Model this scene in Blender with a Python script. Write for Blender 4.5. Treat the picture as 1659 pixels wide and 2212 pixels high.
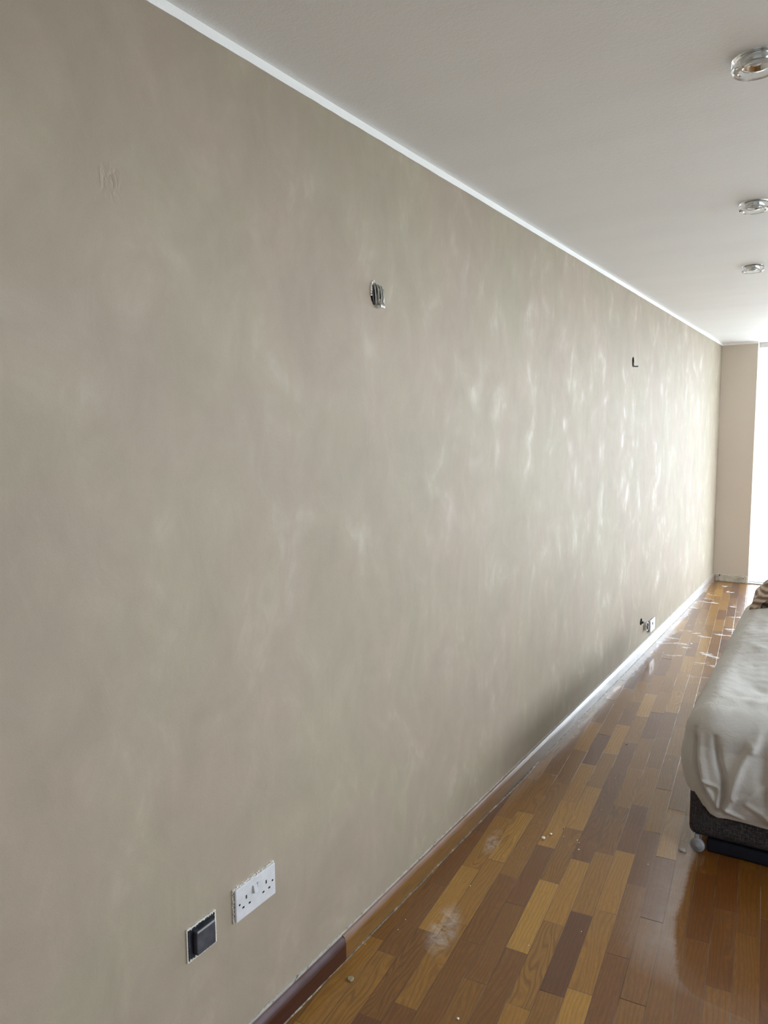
import bpy, bmesh, math, random
from mathutils import Vector, Matrix, noise
import mathutils

# ------------------------------------------------------------------ clearing
for o in list(bpy.data.objects):
    bpy.data.objects.remove(o, do_unlink=True)
SC = bpy.context.scene
COL = SC.collection

# ------------------------------------------------------------------ camera
cam_d = bpy.data.cameras.new('camera')
cam = bpy.data.objects.new('camera', cam_d); COL.objects.link(cam)
cam_d.sensor_fit = 'VERTICAL'; cam_d.sensor_height = 36.0
cam_d.lens = 1600.0 / 2212.0 * 36.0
cam_d.clip_start = 0.02; cam_d.clip_end = 300
CR = Matrix(((0.84171564, -0.05034485, 0.53756876),
             (0.53986308, 0.09307083, -0.8365917),
             (-0.00791389, 0.99438585, 0.1055185)))
cam.matrix_world = Matrix.Translation((1.24, 0, 1.569)) @ CR.to_4x4()
SC.camera = cam

# ------------------------------------------------------------------ exposure
SC.view_settings.view_transform = 'Standard'
SC.view_settings.look = 'None'
SC.view_settings.gamma = 1.0
SC.view_settings.use_curve_mapping = False
SC.view_settings.exposure = 0.0
SC.cycles.max_bounces = 10
SC.cycles.diffuse_bounces = 7
SC.cycles.glossy_bounces = 5
SC.cycles.transmission_bounces = 10
SC.cycles.sample_clamp_indirect = 6.0

# ------------------------------------------------------------------ sky (bright overcast daylight)
W = bpy.data.worlds.new('sky'); SC.world = W; W.use_nodes = True
wn = W.node_tree.nodes; wl = W.node_tree.links
bg = wn['Background']
bg.inputs[0].default_value = (0.86, 0.955, 1.06, 1)
bg.inputs[1].default_value = 13.8

ROOM_X1 = 4.3; ROOM_Y0 = -2.6; ROOM_Y1 = 8.33; ROOM_H = 2.45

def portal(name, loc, rot, sx, sy):
    d = bpy.data.lights.new(name, 'AREA'); d.shape = 'RECTANGLE'; d.size = sx; d.size_y = sy
    d.cycles.is_portal = True
    o = bpy.data.objects.new(name, d); COL.objects.link(o)
    o.location = loc; o.rotation_euler = rot
    return o
portal('daylight_door', ((0.33+4.1)/2, 8.50, 1.2), (-math.pi/2, 0, 0), 3.77, 2.45)
portal('fill_side_portal', (ROOM_X1+0.1, 3.4, 1.875), (math.pi/2, 0, math.pi/2), 5.6, 0.95)  # portal of the side opening, added as fill and out of view

# ------------------------------------------------------------------ helpers
def tag(o, label=None, cat=None, group=None, kind=None):
    if label: o['label'] = label
    if cat: o['category'] = cat
    if group: o['group'] = group
    if kind: o['kind'] = kind
    return o

def empty(name, loc=(0, 0, 0), rz=0):
    o = bpy.data.objects.new(name, None); COL.objects.link(o)
    o.empty_display_size = 0.05
    o.location = loc; o.rotation_euler = (0, 0, rz)
    return o

def link_mesh(name, me, mat, parent=None, smooth=False):
    o = bpy.data.objects.new(name, me); COL.objects.link(o)
    if mat: me.materials.append(mat)
    if parent is not None: o.parent = parent
    if smooth:
        for p in me.polygons: p.use_smooth = True
    return o

def from_bm(name, bm, mat, parent=None, smooth=False):
    me = bpy.data.meshes.new(name)
    bmesh.ops.recalc_face_normals(bm, faces=bm.faces)
    bm.to_mesh(me); bm.free()
    return link_mesh(name, me, mat, parent, smooth)

def add_box(bm, x0, x1, y0, y1, z0, z1, bev=0, seg=2):
    r = bmesh.ops.create_cube(bm, size=1)
    vs = r['verts']
    for v in vs:
        v.co = Vector(((x0+x1)/2+v.co.x*(x1-x0), (y0+y1)/2+v.co.y*(y1-y0), (z0+z1)/2+v.co.z*(z1-z0)))
    if bev:
        es = list({e for v in vs for e in v.link_edges})
        bmesh.ops.bevel(bm, geom=es, offset=bev, segments=seg, profile=0.5, affect='EDGES')
    return vs

def box(name, x0, x1, y0, y1, z0, z1, mat, parent=None, bev=0, seg=2, smooth=False):
    bm = bmesh.new(); add_box(bm, x0, x1, y0, y1, z0, z1, bev, seg)
    return from_bm(name, bm, mat, parent, smooth)

def add_lathe(bm, prof, n=48, M=None):
    """prof = [(r, h)] revolved about z."""
    rings = []
    for r, h in prof:
        ring = []
        for i in range(n):
            a = 2*math.pi*i/n
            v = Vector((max(r, 1e-5)*math.cos(a), max(r, 1e-5)*math.sin(a), h))
            if M: v = M @ v
            ring.append(bm.verts.new(v))
        rings.append(ring)
    for a, b in zip(rings[:-1], rings[1:]):
        for i in range(n):
            j = (i+1) % n
            bm.faces.new((a[i], a[j], b[j], b[i]))
    return rings

def add_tube(bm, pts, rad, n=10, cap=True):
    pts = [Vector(p) for p in pts]
    # catmull-rom resample
    P = []
    for i in range(len(pts)-1):
        p0 = pts[max(i-1, 0)]; p1 = pts[i]; p2 = pts[i+1]; p3 = pts[min(i+2, len(pts)-1)]
        for k in range(8):
            t = k/8
            P.append(0.5*((2*p1)+(-p0+p2)*t+(2*p0-5*p1+4*p2-p3)*t*t+(-p0+3*p1-3*p2+p3)*t**3))
    P.append(pts[-1])
    rings = []; up = Vector((0.13, 0.31, 0.94))
    for i, p in enumerate(P):
        d = (P[min(i+1, len(P)-1)]-P[max(i-1, 0)]).normalized()
        a = d.cross(up)
        if a.length < 1e-3: a = d.cross(Vector((1, 0, 0)))
        a.normalize(); b = d.cross(a).normalized(); up = -d.cross(a).cross(d).cross(d) if False else up
        r = rad(i/(len(P)-1)) if callable(rad) else rad
        rings.append([bm.verts.new(p+(a*math.cos(2*math.pi*k/n)+b*math.sin(2*math.pi*k/n))*r) for k in range(n)])
    for A, B in zip(rings[:-1], rings[1:]):
        for i in range(n):
            j = (i+1) % n
            bm.faces.new((A[i], A[j], B[j], B[i]))
    if cap:
        bm.faces.new(rings[0][::-1]); bm.faces.new(rings[-1])

def interp(x, pts):
    if x <= pts[0][0]: return pts[0][1]
    for (a, b), (c, d) in zip(pts[:-1], pts[1:]):
        if x <= c: return b+(d-b)*(x-a)/(c-a)
    return pts[-1][1]

def sm(a, b, x):
    t = min(1, max(0, (x-a)/(b-a))); return t*t*(3-2*t)

# --- material helpers
class NT:
    def __init__(s, name):
        s.m = bpy.data.materials.new(name); s.m.use_nodes = True
        s.t = s.m.node_tree; s.n = s.t.nodes; s.l = s.t.links
        s.b = s.n['Principled BSDF']
    def new(s, ty, **kw):
        x = s.n.new(ty)
        for k, v in kw.items(): setattr(x, k, v)
        return x
    def link(s, a, b): s.l.new(a, b)
    def val(s, sock, v):
        if hasattr(v, 'is_output') or isinstance(v, bpy.types.NodeSocket): s.l.new(v, sock)
        else: sock.default_value = v
    def math(s, op, a, b=0.0, c=0.0, clamp=False):
        x = s.new('ShaderNodeMath', operation=op, use_clamp=clamp)
        s.val(x.inputs[0], a); s.val(x.inputs[1], b)
        if op in ('MULTIPLY_ADD', 'SMOOTH_MIN', 'COMPARE'): s.val(x.inputs[2], c)
        return x.outputs[0]
    def mapr(s, v, a, b, c=0.0, d=1.0, smooth=False):
        x = s.new('ShaderNodeMapRange'); x.interpolation_type = 'SMOOTHSTEP' if smooth else 'LINEAR'
        s.val(x.inputs[0], v)
        for i, q in zip((1, 2, 3, 4), (a, b, c, d)): s.val(x.inputs[i], q)
        return x.outputs[0]
    def noise(s, vec, scale, detail=3, rough=0.5, dist=0.0):
        x = s.new('ShaderNodeTexNoise'); s.val(x.inputs['Vector'], vec)
        x.inputs['Scale'].default_value = scale; x.inputs['Detail'].default_value = detail
        x.inputs['Roughness'].default_value = rough; x.inputs['Distortion'].default_value = dist
        return x.outputs['Fac']
    def mix(s, f, a, b, blend='MIX'):
        x = s.new('ShaderNodeMix', data_type='RGBA', blend_type=blend)
        s.val(x.inputs[0], f); s.val(x.inputs[6], a); s.val(x.inputs[7], b)
        return x.outputs[2]
    def mapping(s, vec, scale=(1, 1, 1), loc=(0, 0, 0), rot=(0, 0, 0)):
        x = s.new('ShaderNodeMapping'); s.val(x.inputs[0], vec)
        x.inputs['Scale'].default_value = scale; x.inputs['Location'].default_value = loc
        x.inputs['Rotation'].default_value = rot
        return x.outputs[0]
    def pos(s): return s.new('ShaderNodeNewGeometry').outputs['Position']
    def sep(s, v):
        x = s.new('ShaderNodeSeparateXYZ'); s.val(x.inputs[0], v); return x.outputs
    def comb(s, a, b, c):
        x = s.new('ShaderNodeCombineXYZ')
        for i, q in enumerate((a, b, c)): s.val(x.inputs[i], q)
        return x.outputs[0]
    def bump(s, h, strength=0.3, dist=0.01, normal=None):
        x = s.new('ShaderNodeBump'); s.val(x.inputs['Strength'], strength)
        x.inputs['Distance'].default_value = dist; s.val(x.inputs['Height'], h)
        if normal is not None: s.link(normal, x.inputs['Normal'])
        return x.outputs[0]
    def ramp(s, f, stops):
        x = s.new('ShaderNodeValToRGB'); e = x.color_ramp.elements
        while len(e) < len(stops): e.new(0.5)
        for q, (p, c) in zip(e, stops): q.position = p; q.color = c if len(c) == 4 else (*c, 1)
        s.val(x.inputs[0], f); return x.outputs[0]

def simple(name, col, rough=0.5, metal=0.0, ns=0.0, nscale=20, bump=0.0, bscale=60, spec=0.5):
    k = NT(name); c = (*col, 1)
    k.b.inputs['Roughness'].default_value = rough; k.b.inputs['Metallic'].default_value = metal
    k.b.inputs['Specular IOR Level'].default_value = spec
    p = k.pos()
    n = k.noise(p, nscale, 4)
    d = tuple(max(0, q*(1-ns)) for q in col)+(1,)
    u = tuple(min(1, q*(1+ns)) for q in col)+(1,)
    k.link(k.mix(k.mapr(n, 0.3, 0.7), d, u), k.b.inputs['Base Color'])
    if bump:
        k.link(k.bump(k.noise(p, bscale, 3), bump, 0.002), k.b.inputs['Normal'])
    return k.m

# ------------------------------------------------------------------ surface materials
def mat_limewash():
    k = NT('limewash_plaster'); p = k.pos(); s = k.sep(p)
    big = k.noise(k.mapping(p, (1, 1.0, 0.9)), 1.1, 4, 0.55, 0.6)
    mid = k.noise(k.mapping(p, (1, 1.0, 0.75)), 4.6, 6, 0.60, 0.7)
    streak = k.noise(k.mapping(p, (1, 1.0, 0.60)), 11.0, 5, 0.6, 0.8)
    fine = k.noise(p, 260, 4, 0.7)
    hue = k.noise(k.mapping(p, (1, 1, 1), (7, 3, 1)), 2.3, 3, 0.5, 0.4)
    cool = (0.345, 0.302, 0.226, 1); warm = (0.354, 0.293, 0.229, 1)
    c = k.mix(k.mapr(hue, 0.38, 0.62), cool, warm)
    v = k.math('ADD', k.mapr(big, 0.25, 0.75, -0.05, 0.05), k.mapr(mid, 0.3, 0.7, -0.065, 0.065))
    v = k.math('ADD', v, k.mapr(streak, 0.3, 0.75, -0.03, 0.04))
    v = k.math('ADD', v, k.mapr(fine, 0.2, 0.8, -0.045, 0.045))
    v = k.math('ADD', v, 1.0)
    hv = k.new('ShaderNodeHueSaturation'); k.link(c, hv.inputs['Color']); k.link(v, hv.inputs['Value'])
    # wall sheen painted as pale brush strokes, stronger farther down the room
    bl = k.math('MULTIPLY', k.mapr(mid, 0.52, 0.72, 0, 1, True), k.mapr(streak, 0.45, 0.68, 0, 1, True))
    c2 = k.mix(k.math('MULTIPLY', bl, k.mapr(s[1], 0.8, 3.0, 0.05, 0.16)), hv.outputs[0], (0.66, 0.64, 0.58, 1))
    k.link(c2, k.b.inputs['Base Color'])
    burn = k.math('MULTIPLY', k.mapr(mid, 0.45, 0.70, 0, 1, True), k.mapr(streak, 0.42, 0.66, 0, 1, True))
    k.link(k.mapr(burn, 0, 1, 0.66, 0.46), k.b.inputs['Roughness'])
    k.b.inputs['Specular IOR Level'].default_value = 0.24
    # a rough filled spot high on the wall near the camera
    dy = k.math('SUBTRACT', s[1], 0.965); dz = k.math('SUBTRACT', s[2], 2.055)
    dd = k.math('SQRT', k.math('ADD', k.math('MULTIPLY', dy, dy), k.math('MULTIPLY', k.math('MULTIPLY', dz, dz), 0.5)))
    spot = k.mapr(dd, 0.010, 0.034, 1, 0, True)
    lump = k.math('MULTIPLY', spot, k.math('SUBTRACT', k.noise(k.mapping(p, (1, 1, 0.6)), 60, 2, 0.55, 0.8), 0.5))
    g = k.math('ADD', k.math('MULTIPLY', fine, 0.10), k.math('MULTIPLY', streak, 0.45))
    g = k.math('ADD', g, k.math('MULTIPLY', mid, 0.5))
    n1 = k.bump(g, 0.30, 0.006)
    n2 = k.bump(lump, 0.8, 0.009, n1)
    n3 = k.bump(k.noise(p, 420, 2, 0.6), 0.16, 0.001, n2)
    k.link(n3, k.b.inputs['Normal'])
    return k.m

def mat_paint(name, col, rough=0.6, bs=0.12, bands=False):
    k = NT(name); p = k.pos(); s = k.sep(p)
    n = k.noise(p, 0.9, 3, 0.5, 0.5); f = k.noise(p, 160, 3, 0.6)
    v = k.math('ADD', k.mapr(n, 0.3, 0.7, 0.975, 1.015), k.mapr(f, 0.2, 0.8, -0.015, 0.015))
    if bands:
        # roller lanes of the last coat, running across the room
        b = k.noise(k.mapping(p, (0.35, 2.1, 1)), 2.0, 2, 0.5, 0.3)
        v = k.math('ADD', v, k.mapr(b, 0.35, 0.65, -0.012, 0.012))
    hv = k.new('ShaderNodeHueSaturation'); hv.inputs['Color'].default_value = (*col, 1); k.link(v, hv.inputs['Value'])
    k.link(hv.outputs[0], k.b.inputs['Base Color'])
    k.b.inputs['Roughness'].default_value = rough
    h = k.math('ADD', k.math('MULTIPLY', f, 0.4), k.math('MULTIPLY', k.noise(p, 60, 3, 0.6), 0.6))
    k.link(k.bump(h, bs, 0.004), k.b.inputs['Normal'])
    return k.m

def dust_blob(k, s, cx, cy, rx, ry, rot=0.0):
    """0..1 soft ellipse on the floor around (cx, cy)."""
    dx = k.math('SUBTRACT', s[0], cx); dy = k.math('SUBTRACT', s[1], cy)
    c, q = math.cos(rot), math.sin(rot)
    a = k.math('ADD', k.math('MULTIPLY', dx, c/rx), k.math('MULTIPLY', dy, q/rx))
    b = k.math('ADD', k.math('MULTIPLY', dx, -q/ry), k.math('MULTIPLY', dy, c/ry))
    d = k.math('SQRT', k.math('ADD', k.math('MULTIPLY', a, a), k.math('MULTIPLY', b, b)))
    return k.mapr(d, 0.3, 1.0, 1, 0, True)

def mat_parquet():
    k = NT('varnished_teak_parquet'); p = k.pos(); s = k.sep(p)
    at = k.new('ShaderNodeAttribute', attribute_name='plank')
    tone, seed, fig = k.sep(at.outputs['Vector'])
    uv = k.new('ShaderNodeUVMap', uv_map='UVMap').outputs[0]
    u, v, _ = k.sep(uv)          # u across 0..1, v along in metres
    su = k.math('MULTIPLY', seed, 37.0)
    # grain coordinate, bent by slow noise so that some blocks show cathedral figure
    q = k.comb(k.math('ADD', k.math('MULTIPLY', u, 0.07), su), k.math('ADD', k.math('MULTIPLY', v, 0.15), su), seed)
    bend = k.noise(q, 13, 2, 0.5)
    amp = k.mapr(fig, 0, 1, 0.22, 1.35)
    gx = k.math('ADD', k.math('MULTIPLY', u, 1.0), k.math('MULTIPLY', k.math('SUBTRACT', bend, 0.5), k.math('MULTIPLY', amp, 3.0)))
    rings = k.math('SINE', k.math('MULTIPLY', gx, k.mapr(fig, 0, 1, 34.0, 24.0)))
    rings = k.math('POWER', k.mapr(rings, -1, 1, 0, 1), 2.6)
    fibre = k.noise(k.comb(k.math('MULTIPLY', gx, 1.0), k.math('MULTIPLY', v, 1.1), seed), 26, 4, 0.65)
    pores = k.noise(k.comb(k.math('MULTIPLY', u, 70.0), k.math('MULTIPLY', v, 55.0), su), 1.0, 3, 0.7)
    col = k.ramp(tone, [(0.0, (0.078, 0.025, 0.006)), (0.30, (0.146, 0.050, 0.009)),
                        (0.55, (0.240, 0.106, 0.013)), (0.80, (0.350, 0.168, 0.022)), (1.0, (0.440, 0.235, 0.038))])
    dark = k.mix(1.0, col, (0.42, 0.36, 0.33, 1), 'MULTIPLY')
    m = k.math('MULTIPLY', rings, k.mapr(fig, 0, 1, 0.30, 0.72))
    m = k.math('MULTIPLY', m, k.mapr(fibre, 0.3, 0.6, 0.35, 1.0))
    c = k.mix(m, col, dark)
    hv = k.new('ShaderNodeHueSaturation'); k.link(c, hv.inputs['Color'])
    k.link(k.math('ADD', k.mapr(fibre, 0.28, 0.72, 0.74, 1.20), k.mapr(pores, 0.3, 0.7, -0.05, 0.05)), hv.inputs['Value'])
    c = hv.outputs[0]
    # joints between the blocks
    L = k.new('ShaderNodeAttribute', attribute_name='plank').outputs['Alpha']   # block length
    eu = k.math('MULTIPLY', k.math('MINIMUM', u, k.math('SUBTRACT', 1.0, u)), 0.0695)
    ev = k.math('MINIMUM', v, k.math('SUBTRACT', L, v))
    e = k.math('MINIMUM', eu, ev)
    wob = k.noise(p, 14, 3)
    line = k.mapr(e, 0.0004, k.mapr(wob, 0.3, 0.7, 0.0009, 0.0022), 1, 0)
    # plaster dust packed into joints here and there
    packed = k.math('MULTIPLY', k.mapr(k.noise(p, 2.4, 3), 0.50, 0.60), k.mapr(s[1], 2.4, 3.6, 0.15, 1.0))
    lc = k.mix(packed, (0.055, 0.028, 0.014, 1), (0.62, 0.58, 0.52, 1))
    c = k.mix(k.math('MULTIPLY', line, 0.75), c, lc)
    # thin plaster dust lying over the whole floor, heavier in patches
    dn = k.noise(p, 2.2, 5, 0.6, 0.8)
    dust_glare = k.mapr(dn, 0.15, 0.85, 0.006, 0.036)
    dust_glare = k.math('ADD', dust_glare, k.math('MULTIPLY', k.mapr(k.noise(p, 900, 2, 0.6), 0.60, 0.72), 0.10))
    bl = k.math('MULTIPLY', dust_blob(k, s, 0.20, 1.95, 0.06, 0.16, 0.2), k.mapr(k.noise(p, 26, 5, 0.65, 0.8), 0.38, 0.62))
    dust_glare = k.math('ADD', dust_glare, k.math('MULTIPLY', bl, 0.42))
    bl = k.math('MULTIPLY', dust_blob(k, s, 0.12, 2.50, 0.035, 0.12, 0.2), k.mapr(k.noise(p, 30, 5, 0.65, 0.8), 0.38, 0.62))
    dust_glare = k.math('ADD', dust_glare, k.math('MULTIPLY', bl, 0.35))
    # dust plus painted floor haze, cut off raggedly along the bed's mirror image
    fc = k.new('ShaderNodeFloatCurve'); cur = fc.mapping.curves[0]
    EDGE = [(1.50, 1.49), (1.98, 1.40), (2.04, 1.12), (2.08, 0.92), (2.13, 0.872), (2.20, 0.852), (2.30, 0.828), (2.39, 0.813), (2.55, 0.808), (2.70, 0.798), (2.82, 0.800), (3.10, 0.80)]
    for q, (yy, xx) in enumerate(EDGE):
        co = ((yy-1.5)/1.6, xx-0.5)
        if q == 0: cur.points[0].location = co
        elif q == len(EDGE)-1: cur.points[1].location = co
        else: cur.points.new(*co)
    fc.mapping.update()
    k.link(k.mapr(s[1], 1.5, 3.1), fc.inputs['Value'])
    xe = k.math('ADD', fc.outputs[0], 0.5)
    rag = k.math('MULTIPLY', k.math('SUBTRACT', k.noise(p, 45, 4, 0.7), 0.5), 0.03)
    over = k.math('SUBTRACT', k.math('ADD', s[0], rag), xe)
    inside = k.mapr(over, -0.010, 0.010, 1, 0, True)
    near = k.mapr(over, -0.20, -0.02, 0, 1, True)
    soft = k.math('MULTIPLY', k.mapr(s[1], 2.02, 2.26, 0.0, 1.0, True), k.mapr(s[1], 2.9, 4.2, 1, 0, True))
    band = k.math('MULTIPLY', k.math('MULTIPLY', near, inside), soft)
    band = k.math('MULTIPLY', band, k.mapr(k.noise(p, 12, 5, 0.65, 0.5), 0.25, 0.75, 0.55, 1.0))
    dust_glare = k.math('MULTIPLY', dust_glare, k.math('MAXIMUM', inside, k.mapr(s[1], 1.9, 2.1, 0.9, 0.15)))
    dust_glare = k.math('ADD', dust_glare, k.math('MULTIPLY', band, 0.30))
    # window reflection along the skirting, painted as a pale uneven strip
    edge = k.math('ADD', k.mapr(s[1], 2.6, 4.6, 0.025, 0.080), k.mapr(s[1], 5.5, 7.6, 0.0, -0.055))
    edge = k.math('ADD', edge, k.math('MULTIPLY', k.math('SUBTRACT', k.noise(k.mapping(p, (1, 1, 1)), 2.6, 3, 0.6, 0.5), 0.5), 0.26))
    glare = k.mapr(s[0], edge, k.math('SUBTRACT', edge, 0.022), 0, 1, True)
    glare = k.math('MULTIPLY', glare, k.mapr(s[1], 2.9, 4.2, 0, 1, True))
    glare = k.math('MULTIPLY', glare, k.mapr(k.noise(k.mapping(p, (2.5, 1, 1)), 9, 5, 0.7, 0.5), 0.28, 0.55, 0.45, 0.92))
    dust_glare = k.math('MAXIMUM', dust_glare, k.math('MULTIPLY', glare, 0.86))
    # window glints painted as white patches further down the room
    glint = k.mapr(k.noise(k.mapping(p, (3.2, 5.2, 1), (3, 1.3, 0)), 1.35, 4, 0.62, 0.5), 0.605, 0.625)
    glint = k.math('MULTIPLY', glint, k.mapr(s[1], 4.6, 5.6, 0, 1, True))
    dust_glare = k.math('MAXIMUM', dust_glare, k.math('MULTIPLY', glint, 0.85))
    dust_glare = k.math('MINIMUM', dust_glare, 1.0)
    c = k.mix(dust_glare, c, (0.66, 0.645, 0.64, 1))
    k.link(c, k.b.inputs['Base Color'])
    k.link(k.math('ADD', k.mapr(dust_glare, 0.05, 0.35, 0.28, 0.5), 0.0), k.b.inputs['Roughness'])
    k.b.inputs['Specular IOR Level'].default_value = 0.30
    k.link(k.mapr(dust_glare, 0.25, 0.8, 0.52, 0.2), k.b.inputs['Coat Weight'])
    k.link(k.mapr(dn, 0.3, 0.7, 0.055, 0.11), k.b.inputs['Coat Roughness'])
    k.b.inputs['Coat IOR'].default_value = 1.45
    hh = k.math('SUBTRACT', k.math('MULTIPLY', fibre, 0.10), k.math('MULTIPLY', line, 0.6))
    k.link(k.bump(hh, 0.35, 0.0012), k.b.inputs['Normal'])
    cn = k.bump(k.noise(p, 17, 2, 0.5), 0.05, 0.004)
    cn = k.bump(k.math('SUBTRACT', 0.0, line), 0.3, 0.0008, cn)
    k.link(cn, k.b.inputs['Coat Normal'])
    return k.m

def mat_skirting(name, c1, c2, y_glare=None):
    k = NT(name); p = k.pos(); s = k.sep(p)
    g = k.noise(k.mapping(p, (8, 0.9, 14)), 9, 5, 0.65, 0.7)
    c = k.mix(k.mapr(g, 0.3, 0.7), (*c1, 1), (*c2, 1))
    # worn greyish top edge
    w = k.math('MULTIPLY', k.mapr(s[2], 0.052, 0.068, 0, 1, True), k.mapr(k.noise(p, 9, 4), 0.3, 0.6, 0.4, 0.9))
    c = k.mix(k.math('MULTIPLY', w, 0.35), c, (0.42, 0.36, 0.42, 1))
    if y_glare:  # window glare on the far length, painted as pale blue
        f = k.math('MULTIPLY', k.mapr(s[1], y_glare[0], y_glare[1], 0, 1, True), k.mapr(s[1], 7.3, 8.1, 1, 0.25, True))
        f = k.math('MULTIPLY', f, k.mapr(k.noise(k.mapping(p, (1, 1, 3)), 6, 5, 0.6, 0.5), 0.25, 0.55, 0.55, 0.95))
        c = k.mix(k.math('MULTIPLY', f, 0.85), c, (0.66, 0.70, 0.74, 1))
    k.link(c, k.b.inputs['Base Color'])
    k.b.inputs['Roughness'].default_value = 0.32
    k.b.inputs['Coat Weight'].default_value = 0.45; k.b.inputs['Coat Roughness'].default_value = 0.16; k.b.inputs['Specular IOR Level'].default_value = 0.3
    k.link(k.bump(g, 0.25, 0.001), k.b.inputs['Normal'])
    return k.m

def mat_rawedge():
    k = NT('chipped_plaster'); p = k.pos()
    n = k.noise(k.mapping(p, (1, 1, 2)), 38, 5, 0.75)
    c = k.ramp(n, [(0.0, (0.01, 0.008, 0.006)), (0.33, (0.04, 0.03, 0.02)), (0.38, (0.34, 0.31, 0.26)), (0.62, (0.50, 0.48, 0.42)), (1, (0.36, 0.32, 0.26))])
    k.link(c, k.b.inputs['Base Color']); k.b.inputs['Roughness'].default_value = 0.8
    k.link(k.bump(n, 0.6, 0.003), k.b.inputs['Normal'])
    return k.m

def mat_concrete():
    k = NT('bare_render'); p = k.pos()
    n = k.noise(p, 14, 6, 0.65, 0.5); f = k.noise(p, 90, 4)
    c = k.ramp(n, [(0.25, (0.30, 0.25, 0.19)), (0.5, (0.46, 0.42, 0.34)), (0.75, (0.60, 0.56, 0.47))])
    k.link(c, k.b.inputs['Base Color']); k.b.inputs['Roughness'].default_value = 0.85
    k.link(k.bump(k.math('ADD', n, k.math('MULTIPLY', f, 0.3)), 0.6, 0.006), k.b.inputs['Normal'])
    return k.m

def mat_sheet():
    k = NT('washed_cotton'); p = k.pos()
    n = k.noise(p, 3.5, 4, 0.5); w = k.noise(p, 900, 2)
    c = k.mix(k.mapr(n, 0.3, 0.7), (0.52, 0.505, 0.475, 1), (0.60, 0.585, 0.555, 1))
    k.link(c, k.b.inputs['Base Color']); k.b.inputs['Roughness'].default_value = 0.85
    k.b.inputs['Sheen Weight'].default_value = 0.1
    k.b.inputs['Specular IOR Level'].default_value = 0.06
    wr = k.noise(k.mapping(p, (1, 1, 1), (0, 0, 0), (0.3, 0.2, 0.7)), 22, 5, 0.6, 1.4)
    h = k.math('ADD', k.math('MULTIPLY', wr, 0.9), k.math('MULTIPLY', w, 0.03))
    k.link(k.bump(h, 0.35, 0.008), k.b.inputs['Normal'])
    return k.m

def mat_weave():
    k = NT('charcoal_weave'); p = k.pos(); s = k.sep(p)
    a = k.noise(k.mapping(p, (1, 1, 0.12)), 420, 2, 0.6)
    b = k.noise(k.mapping(p, (0.1, 0.1, 1)), 420, 2, 0.6)
    v = k.math('ADD', k.math('MULTIPLY', a, 0.5), k.math('MULTIPLY', b, 0.5))
    c = k.ramp(v, [(0.38, (0.022, 0.020, 0.024)), (0.5, (0.050, 0.045, 0.050)), (0.62, (0.115, 0.105, 0.110))])
    k.link(c, k.b.inputs['Base Color']); k.b.inputs['Roughness'].default_value = 0.9
    k.b.inputs['Specular IOR Level'].default_value = 0.15
    k.link(k.bump(v, 0.6, 0.002), k.b.inputs['Normal'])
    return k.m

def mat_brown_stripe():
    k = NT('brown_striped_satin'); p = k.pos(); s = k.sep(p)
    w = k.math('SINE', k.math('MULTIPLY', k.math('ADD', s[2], k.math('MULTIPLY', k.noise(p, 5, 3), 0.10)), 150.0))
    c = k.ramp(k.mapr(w, -1, 1), [(0.0, (0.16, 0.10, 0.07)), (0.5, (0.30, 0.21, 0.15)), (0.85, (0.60, 0.48, 0.38))])
    k.link(c, k.b.inputs['Base Color']); k.b.inputs['Roughness'].default_value = 0.45
    return k.m

def mat_glass():
    k = NT('crystal_glass')
    k.b.inputs['Base Color'].default_value = (0.97, 0.985, 0.98, 1)
    k.b.inputs['Transmission Weight'].default_value = 1.0
    k.b.inputs['IOR'].default_value = 1.5
    p = k.pos(); k.link(k.mapr(k.noise(p, 60, 2), 0.3, 0.7, 0.01, 0.03), k.b.inputs['Roughness'])
    return k.m

M_WALL = mat_limewash()
M_PIER = mat_paint('beige_plaster', (0.56, 0.485, 0.40), 0.7, 0.15)
M_OTHER = mat_paint('pale_wall_paint', (0.80, 0.80, 0.79), 0.7, 0.1)
M_CEIL = mat_paint('ceiling_paint', (0.90, 0.915, 0.925), 0.62, 0.22, True)
M_TRIMW = mat_paint('white_edge_paint', (0.91, 0.92, 0.91), 0.45, 0.25)
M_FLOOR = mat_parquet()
M_SK1 = mat_skirting('mahogany_skirting', (0.030, 0.008, 0.005), (0.070, 0.020, 0.011))
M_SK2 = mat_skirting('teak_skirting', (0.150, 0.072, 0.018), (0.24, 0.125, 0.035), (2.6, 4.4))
M_RAW = mat_rawedge(); M_CONC = mat_concrete()
M_SHEET = mat_sheet(); M_WEAVE = mat_weave(); M_STRIPE = mat_brown_stripe(); M_GLASS = mat_glass()
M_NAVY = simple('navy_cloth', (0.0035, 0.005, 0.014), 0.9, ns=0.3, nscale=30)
M_CHROME = simple('chrome', (0.66, 0.67, 0.67), 0.15, 1.0, ns=0.03)
M_WPLAST = simple('white_plastic', (0.62, 0.63, 0.65), 0.28, ns=0.06, nscale=40, bump=0.05)
M_GREYSW = simple('dusty_black_plastic', (0.055, 0.058, 0.070), 0.35, ns=0.55, nscale=30)
M_BLACK = simple('black_plastic', (0.012, 0.013, 0.020), 0.4, ns=0.4, nscale=50)
M_HOLE = simple('socket_slot_dark', (0.008, 0.008, 0.008), 0.8)
M_FLAKE = simple('dried_paint', (0.74, 0.72, 0.66), 0.6, ns=0.12, nscale=60, bump=0.4)
M_GREYPL = simple('grey_plastic', (0.30, 0.31, 0.33), 0.45, ns=0.1)
M_GREYCABLE = simple('grey_cable_sheath', (0.33, 0.33, 0.29), 0.4, ns=0.25, nscale=80)
M_DARKCABLE = simple('dark_cable_sheath', (0.05, 0.05, 0.055), 0.4, ns=0.2)
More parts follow.
